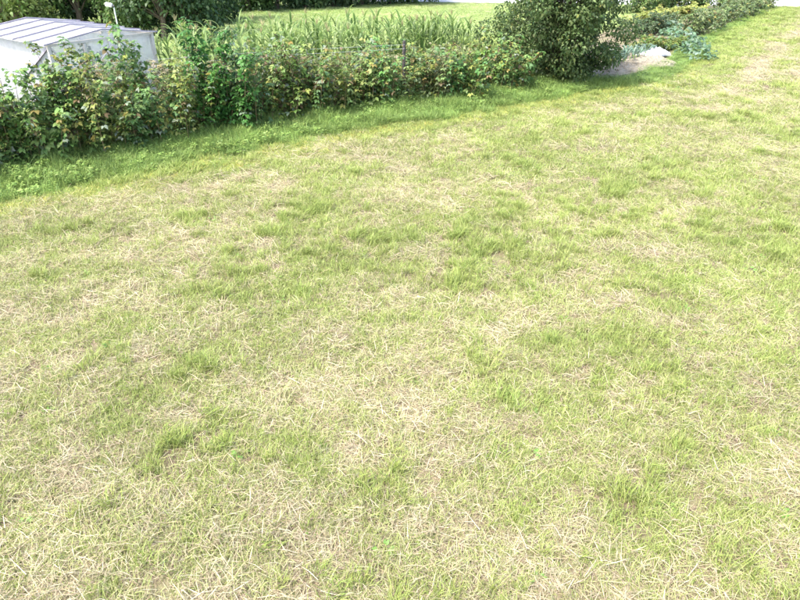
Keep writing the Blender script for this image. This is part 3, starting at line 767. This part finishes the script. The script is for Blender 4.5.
# pale shed in the gap of the trees
sx, sy, _ = ray(226, 8)
sh = empty('pale_shed', (sx / sy * 43.6, 43.6, 0), R(12))
tag(sh, 'narrow pale grey shed glimpsed in a gap between the dark trees', 'shed')
Geo().box((-0.5, 0, 0), (0.5, 1.2, 2.3)).build('wall', M_WALLP, sh, bevel=0.01)
g = Geo(); g.v = [(-0.62, -0.12, 2.3), (0.62, -0.12, 2.3), (0.62, 1.32, 2.3), (-0.62, 1.32, 2.3), (0, -0.12, 2.75), (0, 1.32, 2.75)]
g.f = [(0, 1, 4), (2, 3, 5), (1, 2, 5, 4), (3, 0, 4, 5), (3, 2, 1, 0)]; g.build('roof', M_ROOF, sh)
Geo().box((-0.28, -0.03, 0.02), (0.28, -0.003, 1.9)).build('door', M_TIMBER, sh)

# ------------------------------------------------------------------ vegetable garden right of the shrub
bed = [at(610, 79), at(628, 76.5), at(650, 70), at(668, 60.5), at(655, 55), at(628, 62), at(608, 72)]
nbd = len(bed); cx = sum((p.x for p in bed)) / nbd; cy = sum((p.y for p in bed)) / nbd
V = [(cx, cy, 0.13)]; F = []; NA, NRING = 72, 26
ang = np.array([math.atan2(p.y - cy, p.x - cx) for p in bed]); rad_ = np.array([math.hypot(p.x - cx, p.y - cy) for p in bed])
o_ = np.argsort(ang); ang, rad_ = ang[o_], rad_[o_]
for j in range(1, NRING + 1):
    t = j / NRING
    for i in range(NA):
        a = -math.pi + 2 * math.pi * i / NA; r = np.interp(a, ang, rad_, period=2 * math.pi) * t * (1 + 0.03 * rng.normal() * t)
        V.append((cx + r * math.cos(a), cy + r * math.sin(a), (0.13 + rng.normal(0, 0.02)) * min(1.0, (1 - t) * 6 + 0.02)))
for i in range(NA): F.append((0, 1 + i, 1 + (i + 1) % NA))
for j in range(NRING - 1):
    for i in range(NA):
        k = 1 + j * NA; F.append((k + i, k + NA + i, k + NA + (i + 1) % NA, k + (i + 1) % NA))
g = Geo(); g.v, g.f = V, F
tag(g.build('raised_soil_bed', M_BED), kind='structure')
LEEK = [(0.20, 0.29, 0.21), (0.24, 0.33, 0.25), (0.17, 0.25, 0.17)]
def leek(loc):
    r = empty('leek_plant', loc, rng.random() * 6)
    Geo().tube([(0, 0, 0), (0, 0, 0.16)], [0.018, 0.016], 7).build('shank', M_STALK, r)
    n = 9; s = np.where(np.arange(n) % 2, 1.0, -1.0)
    D = np.stack([s * rng.uniform(0.4, 1.0, n), rng.normal(0, 0.12, n), rng.uniform(0.7, 1.4, n)], 1)
    V, T, C = leafset(np.tile([0, 0, 0.13], (n, 1)), D, np.stack([-s, np.zeros(n), np.ones(n)], 1), rng.uniform(0.35, 0.55, n), 0.055, pick(LEEK, n), 0.35)
    link(bpy.data.objects.new('foliage', mesh_tris('foliage', V, T, M_LEAF, C)), r)
    return r
la, lb = at(613, 70), at(650, 56)
for rI in range(3):
    for j in range(13):
        t = j / 12; p = la.lerp(lb, t); nrm = Vector((-(lb - la).y, (lb - la).x, 0)).normalized()
        q = p + nrm * (rI * 0.26) + Vector((rng.normal(0, 0.04), rng.normal(0, 0.04), 0))
        tag(leek((q.x, q.y, 0.1)), 'blue-green leek in the %s row of the soil bed beside the shrub' % ['front', 'middle', 'back'][rI], 'leek', 'leeks, %s row' % ['front', 'middle', 'back'][rI])
# white fleece heap at the end of the leek bed
p = at(655, 58)
V, F = [], []
for j in range(13):
    for i in range(17):
        u, v = i / 16 * 2 - 1, j / 12 * 2 - 1
        r2 = u * u + v * v; h = max(0, 1 - abs(u) ** 2.4) * max(0, 1 - abs(v) ** 2.0)
        hh = 0.24 * h ** 0.6 * (1 + 0.35 * u) + rng.normal(0, 0.028) * (h > 0.05)
        V.append((u * 0.62 + 0.04 * math.sin(5 * v), v * 0.42 + 0.04 * math.sin(4 * u), max(0.005, hh)))
for j in range(12):
    for i in range(16):
        k = j * 17 + i; F.append((k, k + 1, k + 18, k + 17))
me = bpy.data.meshes.new('fleece_cover'); me.from_pydata(V, [], F); me.update(); me.materials.append(M_FLEECE); me.polygons.foreach_set('use_smooth', [True] * len(F))
o = bpy.data.objects.new('fleece_cover', me); link(o, None, (p.x, p.y + 0.25, 0.06)); o.rotation_euler = (0, 0, R(25))
sm = o.modifiers.new('thickness', 'SOLIDIFY'); sm.thickness = 0.006
tag(o, 'crumpled white fleece cover heaped at the end of the leek bed', 'cover')
# big-leaved cabbages spilling onto the grass
CAB = [(0.11, 0.19, 0.10), (0.15, 0.24, 0.14), (0.09, 0.16, 0.075), (0.20, 0.28, 0.19)]
def cabbage(loc, s):
    r = empty('squash_plant', loc, rng.random() * 6)
    n = 90; a = rng.random(n) * 6.28; rr = rng.uniform(0.05, 0.62, n)
    top = np.stack([np.cos(a) * rr, np.sin(a) * rr, rng.uniform(0.16, 0.55, n) * (1.15 - rr)], 1) * s
    D = np.stack([np.cos(a), np.sin(a), rng.uniform(-0.3, 0.25, n)], 1)
    l = rng.uniform(0.10, 0.2, n) * s
    V, T, C = leafset(top, D, np.tile([0, 0, 1.0], (n, 1)) + rng.normal(0, 0.35, (n, 3)), l, l * 0.95, pick(CAB, n), 0.25, 0.18)
    link(bpy.data.objects.new('foliage', mesh_tris('foliage', V, T, M_LEAF, C)), r)
    g = Geo()
    for q in range(0, n, 2): g.tube([(0, 0, 0), tuple(top[q] * 0.5 + np.array([0, 0, 0.05])), tuple(top[q])], [0.012, 0.01, 0.007], 5)
    g.build('stem', M_STALK, r)
    return r
for i, (px, py, s, lab) in enumerate(((700, 60, 0.9, 'blue-green squash plant spreading furthest onto the mown grass'), (688, 55, 1.1, 'blue-green squash plant second from the grass edge'),
                                      (684, 47, 1.2, 'large squash plant in the middle of the vegetable patch'), (676, 41, 1.2, 'squash plant at the back of the vegetable patch'),
                                      (694, 50, 0.9, 'squash plant at the right edge of the vegetable patch'), (668, 34, 1.2, 'squash plant nearest the yellow bean row'))):
    q = at(px, py); tag(cabbage((q.x, q.y, 0), s), lab, 'squash plant', 'squash plants in the vegetable patch')
# low potato and bean rows and far berry bushes
POT = [(0.10, 0.18, 0.04), (0.15, 0.22, 0.05), (0.20, 0.23, 0.06)]
BEAN = [(0.33, 0.36, 0.09), (0.28, 0.33, 0.08), (0.38, 0.38, 0.12)]
BER = [(0.14, 0.20, 0.07), (0.19, 0.25, 0.09), (0.12, 0.17, 0.07), (0.22, 0.25, 0.12)]
def row(name, pts, h, pal, label, cat, group, leaf=0.09, nc=9, mix=(0.93, 0.04, 0.02, 0.01), spr=(0.42, 0.36), lpm=34):
    for i, (px, py) in enumerate(pts):
        q = at(px, py); hh = h[i] if isinstance(h, (list, tuple)) else h
        r = cane_bush(name, (q.x, q.y, 0), hh * rng.uniform(0.9, 1.1), nc, spr, leaf, mix, pal, lpm)
        tag(r, label % ORD[i], cat, group)
row('potato_plant', [(644, 52), (651, 50), (659, 50), (667, 49), (674, 49)], 0.55, POT, 'low potato plant behind the white fleece, %s from the shrub', 'potato plant', 'potato plants', nc=14, mix=(0.8, 0.14, 0.03, 0.03), lpm=70)
row('currant_bush', [(640, 38), (648, 35), (656, 33), (664, 30)], 1.0, [(0.075, 0.12, 0.05), (0.10, 0.15, 0.065), (0.13, 0.17, 0.09)], 'dark berry bush behind the potatoes, %s from the shrub', 'bush', 'dark berry bushes', nc=14, lpm=50)
row('bean_plant', [(646, 24), (652, 22.5), (658, 21.5), (664, 20.5), (670, 20), (676, 19.5), (682, 19), (688, 18.5), (693, 18), (698, 17.5)], 0.75, BEAN, 'yellow-green bean plant, %s from the left of its row', 'bean plant', 'yellow bean row', nc=14, lpm=55, leaf=0.11)
row('berry_bush', [(690, 36), (698, 34), (705, 31), (711, 28), (717, 25.5), (723, 23), (729, 20.5), (735, 18.5), (741, 16.5), (747, 14.5), (752, 12.5), (757, 11), (762, 9.5)],
    [1.0, 1.25, 1.2, 1.0, 0.9, 1.0, 1.1, 1.0, 0.9, 1.1, 1.0, 1.1, 1.0], BER, 'berry bush on the edge of the mown meadow, %s from the squash plants', 'bush', 'far berry bushes', nc=13, lpm=44, leaf=0.11, spr=(0.5, 0.45))
row('tall_garden_shrub', [(640, 14), (650, 12), (662, 10.5), (674, 9.5), (686, 9), (697, 9)], [1.7, 1.6, 1.5, 1.6, 1.5, 1.3], [(0.10, 0.17, 0.05), (0.14, 0.22, 0.07), (0.18, 0.24, 0.08)], 'tall leafy garden shrub behind the bean row, %s from the left', 'shrub', 'shrubs behind the beans', nc=16, lpm=40, leaf=0.13, spr=(0.7, 0.6))
row('roadside_shrub', [(725, 9), (734, 8.5), (743, 8), (752, 7.5), (760, 7)], [1.1, 1.0, 1.2, 1.2, 1.0], BER, 'loose green shrub before the pale road, %s from the left', 'shrub', 'shrubs before the road', nc=12, lpm=40, leaf=0.13, spr=(0.6, 0.5))
